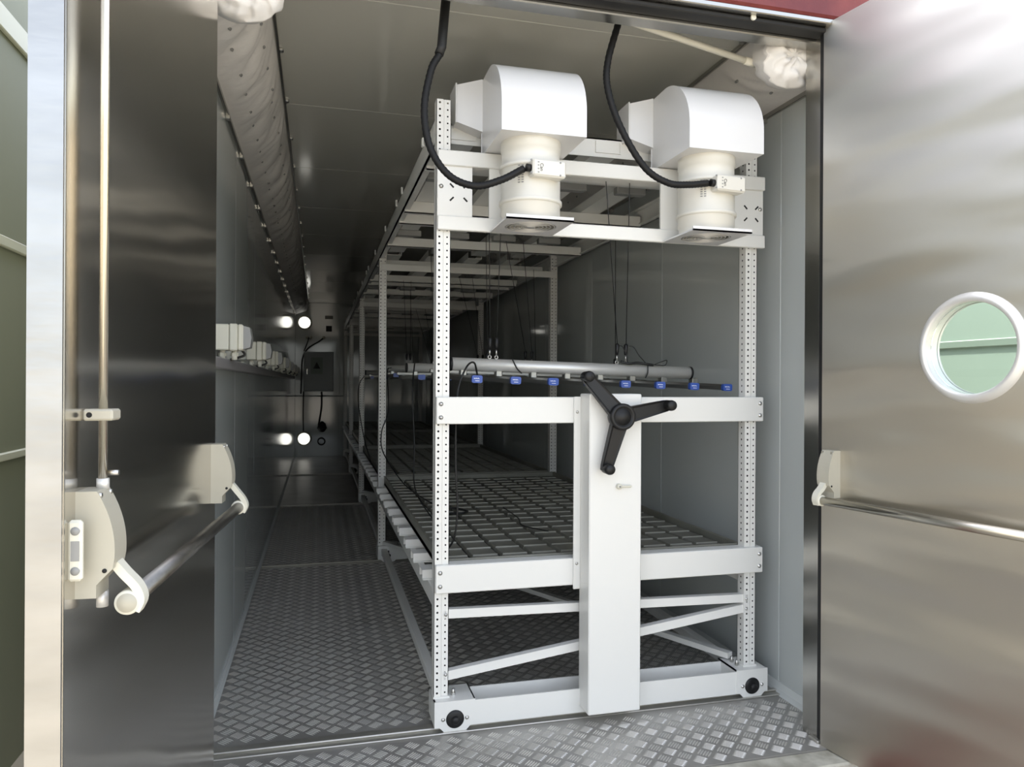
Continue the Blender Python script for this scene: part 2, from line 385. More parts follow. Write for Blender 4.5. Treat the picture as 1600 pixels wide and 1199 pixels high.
# ---------------------------------------------------------------- neighbours outside
nb = empty('storage_container', (-1.15, 2.7, -.2), label='green-grey painted wall with pale horizontal bands at far left edge', cat='container')
MB().box(-2.0, 0, 0, 9, 0, 3.4).build('side_wall', 'green_wall', nb)
for z0, z1 in ((2.80, 2.89), (2.00, 2.04), (1.20, 1.23)): MB().box(0, .02, 0, 9, z0, z1, .004).build('band', 'pale_band', nb)
nb = empty('storage_container', (3.3, 2.7, -.2), label='pale green wall with dark seam seen through the round door window', cat='container')
MB().box(0, 2.0, 0, 9, 0, 2.75).build('side_wall', 'pale_green', nb)
MB().box(-.012, 0, 0, 9, 1.70, 1.74, .004).build('band', 'pale_green2', nb)
MB().box(-.04, 0, 1.23, 1.36, 1.46, 1.50, .004).build('latch', 'black', nb)

# ================================================================ FABRIC AIR DUCTS
def duct(side, label):
    x = XL if side < 0 else XR; s = 1 if side < 0 else -1; y0 = 2.46
    root = empty('fabric_air_duct', (x, y0, ZC), label=label, cat='air duct')
    rows = 420; cols = 22; m = MB(); LEN = YB - y0 - .05; v = []
    def surf(y, t):
        # from the ceiling rail to the wall rail, bulging into the room, with diagonal folds
        px = .226 * (1 - t); pz = -.218 * t
        bul = .062 * math.sin(math.pi * t); px += bul * .7; pz -= bul * .72
        n1 = noise.noise(Vector((y * 6 + t * 2.6 * side, t * 1.6, side * 7))); n2 = noise.noise(Vector((y * 15 + t * 6 * side, t * 2.2, 3)))
        wv = math.sin(math.pi * t) * (.020 * n1 + .006 * (1 - 2 * abs(n2)) - .003)
        return Vector((s * (px + wv), y, pz - wv))
    for i in range(rows + 1):
        for k in range(cols + 1): v.append(surf((i / rows) ** 1.7 * LEN, k / cols))
    m.add(v, [(i * (cols + 1) + k, i * (cols + 1) + k + 1, (i + 1) * (cols + 1) + k + 1, (i + 1) * (cols + 1) + k) for i in range(rows) for k in range(cols)], True)
    m.build('sleeve', 'fabric', root)
    hm = MB()
    for j in range(40):
        for t, off in ((.33, 0), (.72, .09)):
            y = .12 + off + j * .20
            nrm = Vector((s * .7, 0, -.72)).normalized(); c = surf(y, t) + nrm * .002; e = Vector((0, 1, 0)); g = nrm.cross(e)
            pts = [c + nrm * .002 + (e * math.cos(2 * math.pi * k / 10) * .010 + g * math.sin(2 * math.pi * k / 10) * .006) for k in range(10)]
            hm.add(pts + [p - nrm * .012 for p in pts], [tuple(range(10))] + [(k, (k + 1) % 10, 10 + (k + 1) % 10, 10 + k) for k in range(10)])
    hm.build('air_holes', 'socket_lid', root, kind='stuff')
    MB().box(s * .224, s * .236, 0, LEN, -.020, 0, .002).build('ceiling_rail', 'frame', root)
    MB().box(0, s * .014, 0, LEN, -.236, -.214, .002).build('wall_rail', 'frame', root)
    cl = MB()
    for j in range(18):
        y = .18 + j * .58
        cl.box(s * .232, s * .250, y, y + .03, -.012, 0, .003); cl.box(s * .0, s * .020, y + .2, y + .23, -.252, -.234, .003)
    cl.build('rail_clips', 'chrome', root, kind='stuff')
    # gathered end of the sleeve, tied off in a loose bag
    m = MB(); N = 56; RG = 26; v = []
    for r in range(RG + 1):
        f = r / RG
        for k in range(N):
            a = 2 * math.pi * k / N
            q = 1 - f ** 2.4; g = min(1, f * 3)
            px = .150 + .022 * g + .126 * math.cos(a) * (q * .9 + .1); pz = -.128 - .034 * g + .116 * math.sin(a) * (q * .9 + .1)
            px = max(px, .008); pz = min(pz, -.006)
            py = .06 - .130 * math.sin(f * math.pi * .60)
            wv = noise.noise(Vector((px * 26, pz * 26 + side, f * 3))) * .026 * min(1, f * 4) + (1 - 2 * abs(noise.noise(Vector((math.cos(a) * 2.5, math.sin(a) * 2.5, f * 2 + side))))) * .022
            v.append((s * max(.006, px + wv * .3), py + wv * .8, min(-.004, pz + wv * .3)))
    m.add(v, [(r * N + k, r * N + (k + 1) % N, (r + 1) * N + (k + 1) % N, (r + 1) * N + k) for r in range(RG) for k in range(N)], True)
    m.add([v[RG * N + k] for k in range(N)], [tuple(range(N))], True)
    m.build('gathered_end', 'fabric', root)
    MB().tube([(s * .02, -.03, -.21), (s * .045, -.03, -.195), (s * .08, -.02, -.18)], .012, 10, radii=[.010, .014, .02]).build('tie_knot', 'fabric', root)
    return root
duct(-1, 'white wrinkled fabric air duct along the ceiling over the left wall')
duct(1, 'white fabric air duct with gathered end above the right wall')
# cream pipe running to the right duct
pv = empty('plastic_pipe', (.95, 2.43, 2.60), label='cream plastic pipe running below the ceiling to the right fabric duct', cat='pipe')
MB().tube([(-.30, -.01, .012), (.05, 0, .004), (.68, .11, -.045)], .0125, 16).build('pipe_run', 'pvc', pv)
MB().tube([(.64, .103, -.042), (.70, .113, -.046)], .0150, 16).build('pipe_coupler', 'pvc', pv)

# ================================================================ MOBILE RACK
RK = empty('mobile_growing_rack', (0, 0, 0), label='long white steel rack on wheels with three-armed black handwheel', cat='rack')
FR = [2.735, 5.42, 8.06, 10.72, 13.10]      # frames along the depth
PX0, PX1 = .421, 1.728; PW, PD = .056, .050
def post_mesh(left, z0, z1):
    m = MB(); pitch = .0250
    m.perf((0, 0, z0), (1, 0, 0), (0, 0, 1), PW * .5 - .002, z1 - z0, pitch, .0042)
    m.perf((PW * .5 + .002, .004, z0), (1, 0, 0), (0, 0, 1), PW * .5 - .002, z1 - z0, pitch, .0034)
    m.add([(PW * .5 - .002, 0, z0), (PW * .5 - .002, .006, z0), (PW * .5 + .002, .006, z0), (PW * .5 + .002, .004, z0),
           (PW * .5 - .002, 0, z1), (PW * .5 - .002, .006, z1), (PW * .5 + .002, .006, z1), (PW * .5 + .002, .004, z1)], [(0, 1, 5, 4), (1, 2, 6, 5), (2, 3, 7, 6)])
    if left:
        m.box(0, .002, 0, PD, z0, z1); m.box(PW - .002, PW, .004, PD, z0, z1)
    else:
        m.perf((0, 0, z0), (0, 1, 0), (0, 0, 1), PD, z1 - z0, pitch, .0042); m.box(PW - .002, PW, .004, PD, z0, z1)
    m.box(0, PW, PD - .002, PD, z0, z1)
    return m
shade_fill_me = {}
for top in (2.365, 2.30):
    shade_fill_me[top] = MB().box(.006, PW - .006, .009, PD - .006, .125, top - .03).mesh('shade_fill'); shade_fill_me[top].materials.append(M['dark_hole'])  # dark filler added in the hollow post, painted shade behind its holes
for i, y in enumerate(FR):
    top = 2.365 if i == 0 else 2.30
    for x, lf in ((PX0, True), (PX1, False)):
        me = post_mesh(lf, .125, top).mesh('post'); me.materials.append(M['white'])
        p_ = place('post', me, RK, loc=(x, y, 0))
        place('post_shade_fill', shade_fill_me[top], p_)
bolt_me = None
def bolt(parent, x, y, z, r=.0085):
    global bolt_me
    if bolt_me is None:
        m = MB(); m.lathe([(.0001, -.006), (.0045, -.006), (.0055, -.003), (.0085, -.002), (.0085, 0)], (0, 0, 0), 'y', 12)
        bolt_me = m.mesh('bolt'); bolt_me.materials.append(M['chrome'])
    o = place('bolt', bolt_me, parent, loc=(x, y, z)); o.scale = (r / .0085,) * 3; return o
X0, X1 = .424, 1.805
def front_beam(z0, z1, y0, name, dep=.018):
    b = MB().box(X0, X1, y0, y0 + dep, z0, z1, .003).build(name, 'white', RK); return b
b = front_beam(1.147, 1.248, 2.717, 'crossbeam')
for x in (X0 + .017, X1 - .017):
    for z in (1.222, 1.172): bolt(b, x, 2.717, z)
b = front_beam(.514, .619, 2.717, 'crossbeam')
for x in (X0 + .017, X1 - .017):
    for z in (.592, .541): bolt(b, x, 2.717, z)
MB().box(X0, X1, 2.735, 2.78, .600, .619).build('beam_flange', 'white', b)
MB().box(X0, X1, 2.735, 2.78, 1.236, 1.248).build('beam_flange', 'white', RK)
# beams that carry the fans
fb = front_beam(1.872, 1.925, 2.712, 'fan_beam', .02)
tbm = front_beam(2.113, 2.170, 2.712, 'fan_beam', .02)
MB().box(X0, X1, 2.732, 2.80, 2.113, 2.118).build('beam_flange', 'white', tbm)
def slot_plate(x0, x1, mirror):
    p = MB().box(x0, x1, 2.722, 2.732, 1.92, 2.118).build('bracket_plate', 'white', RK)
    c = (x0 + x1) / 2
    for dx, dz, an in ((-.012, .085, 45), (.040, .085, -45), (-.012, .035, -45), (.040, .035, 45)):
        mt = Matrix.Translation((c + dx, 2.7215, 1.955 + dz)) @ Matrix.Rotation(R(an), 4, 'Y')
        MB().box(-.010, .010, -.001, .001, -.003, .003, 0, mt).build('slot', 'dark_hole', p)
    bolt(p, (x0 + .014) if not mirror else (x1 - .014), 2.722, 2.035); return p
slot_plate(.424, .556, False); slot_plate(1.66, 1.800, True)
MB().box(.621, .868, 2.720, 2.730, 1.92, 2.118).build('bracket_plate', 'white', RK)
MB().box(1.330, 1.66, 2.720, 2.730, 1.92, 2.118).build('bracket_plate', 'white', RK)
# braces
MB().bar((.46, 2.757, .430), (1.75, 2.757, .402), .030, .034).build('brace', 'white', RK)
MB().bar((.46, 2.757, .195), (1.75, 2.757, .362), .030, .034).build('brace', 'white', RK)
for z in (.43, .205): bolt(RK, .466, 2.733, z, .006)
for z in (.402, .36): bolt(RK, 1.738, 2.733, z, .006)
# base: trough beam and wheel boxes at every frame
def wheel_box(x0, x1, yf, side):
    bx = MB()
    pts = [(x0, .022), (x0 + .018, .022)] if False else None
    c = (x0 + x1) / 2
    prof = [(x0, .022), (c - .058, .022), (c - .042, .006), (c - .02, .002), (c + .02, .002), (c + .042, .006), (c + .058, .022), (x1, .022), (x1, .118), (x0, .118)]
    w_ = MB().prism(prof, .006, 'y', yf)
    w_.box(x0, x1, yf + .006, yf + .150, .112, .118); w_.box(x0, x0 + .005, yf + .006, yf + .150, .022, .118); w_.box(x1 - .005, x1, yf + .006, yf + .150, .022, .118)
    w_.box(x0, x1, yf + .145, yf + .150, .022, .118)
    o = w_.build('wheel_box', 'white', RK)
    MB().lathe([(.0001, -.006), (.012, -.006), (.022, -.004), (.033, -.002), (.036, .003), (.036, .008)], (c, yf, .050), 'y', 28).build('wheel_hub', 'black', o)
    MB().lathe([(.0001, -.020), (.011, -.020), (.0135, -.017), (.0135, -.004)], (c, yf, .050), 'y', 20).build('axle_cap', 'black', o)
    MB().lathe([(.0001, .020), (.032, .020), (.036, .024), (.036, .05), (.0001, .05)], (c, yf, .050), 'y', 24).build('wheel', 'rubber', o)
    for dx in (-.045, .045): bolt(o, c + dx, yf, .052, .0075)
    return o
for i, y in enumerate(FR):
    yf = y - .035
    wheel_box(X0 - .004, X0 + .150, yf, -1); wheel_box(X1 - .130, X1 + .014, yf, 1)
    tr = MB(); tr.box(X0 + .150, X1 - .130, yf + .004, yf + .010, .020, .112); tr.box(X0 + .150, X1 - .130, yf + .125, yf + .131, .020, .112); tr.box(X0 + .150, X1 - .130, yf + .01, yf + .125, .030, .036)
    tr.build('base_trough', 'white', RK)
    MB().box(PX0 - .002, PX0 + PW + .004, y - .004, y + PD + .03, .118, .125).build('post_foot', 'white', RK)
    MB().box(PX1 - .004, PX1 + PW + .002, y - .004, y + PD + .03, .118, .125).build('post_foot', 'white', RK)
    if i == 0:
        for x, dy in ((PX0 + PW + .022, .02), (PX1 - .02, .02), (PX1 - .02, .06)):
            MB().tube([(x, y + dy, .118), (x, y + dy, .142)], .005, 8).lathe([(.009, .118), (.009, .128), (.0001, .128)], (x, y + dy, 0), 'z', 6, False).build('anchor_bolt', 'chrome', RK)
# long rails from frame to frame
def bays(): return zip(FR[:-1], FR[1:])
for a, b in bays():
    MB().box(.444, .484, a + .115, b - .035, .060, .100, .003).build('floor_rail_bar', 'white', RK)
    MB().box(1.735, 1.775, a + .115, b - .035, .060, .100, .003).build('floor_rail_bar', 'white', RK)
    MB().bar((1.715, a + .085, .137), (.47, b - .01, .137), .034, .024).build('plan_brace', 'white', RK)
    # shelf side rails
    for x0, x1 in ((.421, .446), (1.760, 1.785)):
        MB().box(x0, x1, a + PD, b, .452, .522, .003).build('shelf_rail', 'white', RK)
    # hat channels across, their ends proud of the left rail
    n = 9
    for k in range(n):
        y = a + .17 + k * (b - a - .2) / (n - .4)
        m = MB(); m.box(.400, 1.80, y, y + .085, .556, .560); m.box(.400, 1.80, y, y + .004, .522, .556); m.box(.400, 1.80, y + .081, y + .085, .522, .556)
        m.box(.400, 1.80, y - .012, y, .522, .526)
        m.build('shelf_channel', 'white', RK)
    # top rails
    for x0, x1, xw0, xw1 in ((.420, .428, .420, .455), (1.777, 1.785, 1.750, 1.785)):
        m = MB().box(x0, x1, a + PD, b, 2.205, 2.300); m.box(xw0, xw1, a + PD, b, 2.205, 2.211); m.box(xw0, xw1, a + PD, b, 2.294, 2.300)
        m.build('top_rail', 'white', RK)
    for j, dy in enumerate((.32, 1.12, 1.40, 2.10)):
        y = a + dy
        m = MB(); m.box(.430, 1.76, y, y + .006, 2.190, 2.250); m.box(.430, 1.76, y, y + .035, 2.190, 2.195)
        c = m.build('top_crossbar', 'white', RK)
        MB().box(.410, .420, y, y + .022, 2.285, 2.322, .002).build('clip_tab', 'white', c)
    for x in (.54, .845, 1.15, 1.455):
        m = MB(); m.box(x - .055, x + .055, a + .10, b - .03, 2.252, 2.256); m.box(x - .055, x - .052, a + .10, b - .03, 2.256, 2.30); m.box(x + .052, x + .055, a + .10, b - .03, 2.256, 2.30)
        m.build('top_channel', 'white', RK)
        for dy in (.55, 1.85):
            MB().box(x - .075, x + .075, a + dy, a + dy + .05, 2.215, 2.252, .004).build('channel_clamp', 'socket_lid', RK)
for i, y in enumerate(FR):
    if i == 0:
        m = MB(); m.box(.43, 1.76, 2.84, 2.846, 2.235, 2.312); m.box(.43, 1.76, 2.84, 2.88, 2.306, 2.312); m.build('top_crossbar', 'white', RK)
    else:
        MB().box(.43, 1.77, y - .012, y, 2.118, 2.165, .002).build('top_crossbar', 'white', RK)
        MB().box(.43, 1.77, y - .012, y, .515, .61, .002).build('crossbeam', 'white', RK)
# rear gusset plates at the second frame base
for y in FR[1:3]:
    MB().prism([(.50, .02), (.62, .02), (.70, .06), (.92, .085), (.92, .12), (.50, .12)], .006, 'y', y - .045).build('gusset', 'white', RK)
# central drive column
col = MB().box(.990, 1.203, 2.612, 2.72, .045, 1.262, .004).build('drive_column', 'white', RK)
MB().box(.962, .990, 2.708, 2.716, .50, 1.250, .002).build('column_flange', 'white', col)
for z in (1.19, .60): bolt(col, .975, 2.708, z, .006)
# handwheel with three arms
HX, HZ, HY = 1.094, 1.178, 2.612
hw = empty('handwheel', (HX, HY, HZ)); hw.parent = RK; tag(hw, 'black three-armed plastic handwheel')
MB().lathe([(.0001, 0), (.030, 0), (.030, -.03), (.046, -.034), (.050, -.05), (.050, -.074), (.046, -.080), (.036, -.080), (.034, -.074), (.031, -.074), (.029, -.079), (.0001, -.081)], (0, 0, 0), 'y', 40).build('hub', 'black', hw)
for an in (132, 12, 255):
    mt = Matrix.Rotation(-R(an), 4, 'Y')
    m = MB(); a0, a1 = .036, .205
    prof = [(a0, -.030), (a1 - .012, -.0215), (a1 + .006, -.018), (a1 + .014, 0), (a1 + .006, .018), (a1 - .012, .0215), (a0, .030)]
    n_ = len(prof)
    fr_ = [mt @ Vector((x, -.066 + (.016 * (x - a0) / (a1 - a0)), z)) for x, z in prof]; bk = [mt @ Vector((x, -.036 + .008 * (x - a0) / (a1 - a0), z)) for x, z in prof]
    inn = [mt @ Vector((x * .985 + .002, -.062 + (.016 * (x - a0) / (a1 - a0)), z * .72)) for x, z in prof]
    m.add(fr_ + bk + inn, [tuple(range(2 * n_, 3 * n_)), tuple(range(2 * n_ - 1, n_ - 1, -1))] + [(k, n_ + k, n_ + (k + 1) % n_, (k + 1) % n_) for k in range(n_)] + [(k, (k + 1) % n_, 2 * n_ + (k + 1) % n_, 2 * n_ + k) for k in range(n_)])
    ar = m.build('arm', 'black', hw)
    e = mt @ Vector((a1 - .004, 0, 0))
    MB().lathe([(.0001, -.088), (.014, -.087), (.019, -.082), (.0205, -.072), (.0195, -.05), (.0185, -.03), (.0001, -.03)], (e.x, 0, e.z), 'y', 24).build('knob', 'black', ar)
# clamping lever on the column
lv = MB().lathe([(.0001, -.016), (.009, -.016), (.0105, -.013), (.0105, 0)], (1.108, 2.612, .910), 'y', 16)
lv.build('lever_boss', 'offwhite', col)
MB().box(1.108, 1.158, 2.598, 2.606, .9055, .9145, .003).build('lever_arm', 'offwhite', col)
MB().lathe([(.0001, -.003), (.004, -.003), (.004, 0)], (1.108, 2.597, .910), 'y', 8).build('lever_screw', 'socket_lid', col)

# ================================================================ GROWING TRAYS
pad = MB()
pw, pl = .113, .126
pad.add([(0, 0, 0), (pw, 0, 0), (pw, pl, 0), (0, pl, 0), (.005, .003, .015), (pw - .005, .003, .015), (pw - .005, pl - .002, .012), (.005, pl - .002, .012)],
        [(0, 1, 5, 4), (1, 2, 6, 5), (2, 3, 7, 6), (3, 0, 4, 7), (4, 5, 6, 7)])
pad_me = pad.mesh('pad'); pad_me.materials.append(M['tray'])
lip_me = MB().box(.004, pw - .004, .001, .006, .014, .0195).mesh('lip'); lip_me.materials.append(M['offwhite'])
TX0, TX1 = .462, 1.75; NCOL = 10; CP = (TX1 - TX0 - .03) / NCOL
names = ['nearest', 'second', 'third', 'farthest']
for i, (a, b) in enumerate(bays()):
    y0, y1 = a + (.055 if i == 0 else .06), b - .03
    tr = empty('growing_tray', (TX0, y0, .562), label='shallow grey ribbed growing tray on the rack shelf, %s from the handwheel' % names[i], cat='tray', group='growing trays on the rack shelf')
    LY = y1 - y0; WX = TX1 - TX0
    MB().box(0, WX, 0, LY, 0, .022).build('tray_floor', 'tray_dark', tr)
    for x0_, x1_, ya, yb in ((0, .012, 0, LY), (WX - .012, WX, 0, LY), (.012, WX - .012, 0, .012), (.012, WX - .012, LY - .012, LY)):
        MB().box(x0_, x1_, ya, yb, .0, .062, .003).build('tray_wall', 'tray', tr)
    nr = int((LY - .03) / .128)
    if i == 0:
        for c in range(NCOL):
            for r in range(nr):
                place('pad', pad_me, tr, loc=(.018 + c * CP, .018 + r * .128, .022))
        m = MB()
        for c in range(NCOL):
            for r in range(nr): m.box(.018 + c * CP + .005, .018 + c * CP + pw - .005, .018 + r * .128 + .0005, .018 + r * .128 + .0040, .034, .0395)
        m.build('pad_lips', 'tray_lip', tr, kind='stuff')
    else:
        m = MB()
        for c in range(NCOL):
            for r in range(nr):
                m.add([(v[0] + .018 + c * CP, v[1] + .018 + r * .128, v[2] + .022) for v in pad.v], pad.f)
        m.build('pads', 'tray', tr, kind='stuff')

# ================================================================ DUCT FANS
def fan(x, label):
    f = empty('duct_fan', (x, 2.585, 1.875), label=label, cat='fan', group='duct fans on the rack front')
    rr = .108
    body = MB().lathe([(rr - .004, .002), (rr - .004, .030), (rr, .034), (rr, .070), (rr + .002, .072), (rr + .002, .090), (rr, .092), (rr, .195), (rr + .002, .197), (rr + .002, .212), (rr - .002, .214), (rr - .002, .262), (rr + .001, .264), (rr + .001, .300)], (0, 0, 0), 'z', 48)
    bd = body.build('fan_body', 'white_fan', f)
    for z in (.078, .204):
        MB().lathe([(rr - .001, z - .008), (rr + .007, z - .006), (rr + .007, z + .006), (rr - .001, z + .008)], (0, 0, 0), 'z', 48).build('clamp_band', 'white_fan', bd)
        m = MB()
        for q in (-.024, -.008, .008, .024):
            an = R(-72) + q / rr; m.box(-.006, .006, -.005, .006, z - .008, z + .008, .002, Matrix.Translation((rr * math.cos(an), rr * math.sin(an), 0)) @ Matrix.Rotation(an + R(90), 4, 'Z'))
        m.build('clamp_latch', 'white_fan', bd)
    # junction box on the front
    mt = Matrix.Rotation(R(6), 4, 'Z')
    jb = MB().box(-.048, .078, -.142, -.088, .146, .206, .006, mt).build('junction_box', 'white_fan', f)
    sc = MB()
    for sx in (-.040, .070):
        for sz in (.154, .198): sc.lathe([(.0001, -.1432), (.0036, -.1432), (.0036, -.141)], mt @ Vector((sx, 0, sz)), 'y', 8)
    for sz in (.158, .170, .182, .193): sc.box(-.031, -.025, -.1428, -.141, sz - .002, sz + .002, 0, mt)
    sc.build('box_screws', 'socket_lid', jb)
    tm = text_mesh('Can', .017); tm.materials.append(M['print_black'])
    place('lettering', tm, jb, loc=mt @ Vector((-.016, -.1424, .176)), rot=(R(90), R(90), R(6)))
    MB().tube([mt @ Vector((-.048, -.118, .176)), mt @ Vector((-.064, -.118, .176))], .0135, 14).build('cable_gland', 'black', jb)
    rt = MB()
    for k in range(2):
        for j in range(9):
            an = R(-128) + k * .12; z = .132 + j * .0085
            rt.box(-.004, .004, -.0015, .0015, z, z + .004, 0, Matrix.Translation(((rr + .0004) * math.cos(an), (rr + .0004) * math.sin(an), 0)) @ Matrix.Rotation(an + R(90), 4, 'Z'))
    rt.build('rating_print', 'socket_lid', bd, kind='stuff')
    # grille plate
    gp = MB(); gx0, gx1, gy0, gy1 = -.122, .124, -.125, .125; N = 48; hr = .094
    ang = sorted([2 * math.pi * k / N for k in range(N)] + [math.atan2(y, x_) % (2 * math.pi) for x_ in (gx0, gx1) for y in (gy0, gy1)])
    def op(a):
        dx, dy = math.cos(a), math.sin(a); t = 1e9
        if dx > 1e-9: t = min(t, gx1 / dx)
        if dx < -1e-9: t = min(t, gx0 / dx)
        if dy > 1e-9: t = min(t, gy1 / dy)
        if dy < -1e-9: t = min(t, gy0 / dy)
        return dx * t, dy * t
    nn = len(ang)
    for z in (-.004, .002): gp.add([(hr * math.cos(a), hr * math.sin(a), z) for a in ang] + [(*op(a), z) for a in ang], [(k, (k + 1) % nn, nn + (k + 1) % nn, nn + k) for k in range(nn)])
    for off in (0, nn): gp.f += [(off + k, off + (k + 1) % nn, 2 * nn + off + (k + 1) % nn, 2 * nn + off + k) for k in range(nn)]; gp.sm += [False] * nn
    gp.box(gx0, gx1, gy0, gy0 + .004, -.004, .012)
    g = gp.build('grille_plate', 'hood', f)
    rg = MB()
    for r_ in (.018, .032, .046, .060, .074, .088):
        rg.tube([(r_ * math.cos(2 * math.pi * k / 32), r_ * math.sin(2 * math.pi * k / 32), -.003) for k in range(33)], .0022, 6, False)
    for k in range(4):
        a = R(45 + 90 * k); rg.bar((0, 0, -.002), (.095 * math.cos(a), .095 * math.sin(a), -.002), .006, .003)
    rg.lathe([(.0001, -.005), (.016, -.005), (.016, 0)], (0, 0, 0), 'z', 20)
    rg.build('grille', 'alu', g)
    MB().disc(.094, (0, 0, .030), 'z', .002, 32).build('impeller_shade_disc', 'socket_lid', g)  # added disc, its dark tone stands in for shade behind the grille
    # elbow hood: flat sides, rounded front and top
    hx0, hx1 = -.142, .168; yb_, yf_, z0, z1 = .188, -.132, .298, .590
    prof = [(yb_, z0), (yf_, z0), (yf_, z0 + .085)]
    cy, cz, ry, rz = yf_ + .205, z0 + .085, .205, z1 - z0 - .085
    for k in range(1, 17):
        a = R(180 - 90 * k / 16); prof.append((cy + ry * math.cos(a), cz + rz * math.sin(a)))
    prof.append((yb_, z1 - .004))
    m = MB().prism(prof, hx1 - hx0, 'x', hx0)
    n0 = len(m.f)
    h = m.build('elbow_hood', 'hood', f)
    for i_, p in enumerate(h.data.polygons):
        if len(p.vertices) == 4 and abs(p.normal.x) < .1: p.use_smooth = True
    try: h.data.set_sharp_from_angle(angle=R(30))
    except Exception: pass
    MB().box(hx0 - .002, hx1 + .002, yb_, yb_ + .004, z0, z1).build('hood_seam', 'hood', h)
    # outlet branching off the hood's side
    st = MB(); xa, xb = hx0, hx0 - .098
    ya, yb2 = yb_ - .012, yb_ + .13
    A = [(xa, ya, .390), (xa, ya, .592), (xa, yb2, .592), (xa, yb2, .390)]; Bq = [(xb, ya + .015, .425), (xb, ya + .015, .567), (xb, yb2 - .015, .567), (xb, yb2 - .015, .425)]
    st.add(A + Bq, [(0, 1, 5, 4), (1, 2, 6, 5), (2, 3, 7, 6), (3, 0, 4, 7), (4, 5, 6, 7), (3, 2, 1, 0)])
    st.box(hx0, hx1, yb_ + .004, yb2, .390, .592)
    so_ = st.build('side_outlet', 'hood', f)
    MB().box(xb - .006, xb, ya + .008, yb2 - .008, .420, .572, .002).build('outlet_flange', 'hood', so_)
    return f
fan(.745, 'white duct fan with elbow hood, left one on the rack front')
fan(1.457, 'white duct fan with elbow hood, right one nearest the container wall')

# black corrugated hoses to the fans
def hose(pts, label, r=.0125):
    c = catmull(pts, 14); m = MB(); rad = [r * (1 + (.05 if i % 2 else -.05)) for i in range(len(c))]
    m.tube(c, r, 14, True, rad)
    return m
h = hose([(.43, 2.50, 2.70), (.416, 2.50, 2.615), (.401, 2.50, 2.45), (.366, 2.50, 2.37), (.343, 2.50, 2.235), (.363, 2.50, 2.106), (.426, 2.492, 2.013), (.515, 2.484, 1.980), (.606, 2.474, 2.004), (.688, 2.472, 2.050)], '')
ho = h.build('power_hose', 'hose', label='black corrugated hose hanging from the ceiling to the left duct fan', cat='hose')
MB().tube([(.417, 2.50, 2.64), (.401, 2.50, 2.45), (.392, 2.50, 2.425)], .0162, 14).build('hose_sleeve', 'rubber', ho)
h = hose([(1.066, 2.50, 2.70), (1.055, 2.50, 2.633), (1.011, 2.50, 2.476), (1.011, 2.50, 2.372), (1.062, 2.50, 2.237), (1.152, 2.492, 2.099), (1.242, 2.484, 2.045), (1.321, 2.476, 2.041), (1.402, 2.472, 2.052)], '')
h.build('power_hose', 'hose', label='black corrugated hose hanging from the ceiling to the right duct fan', cat='hose')

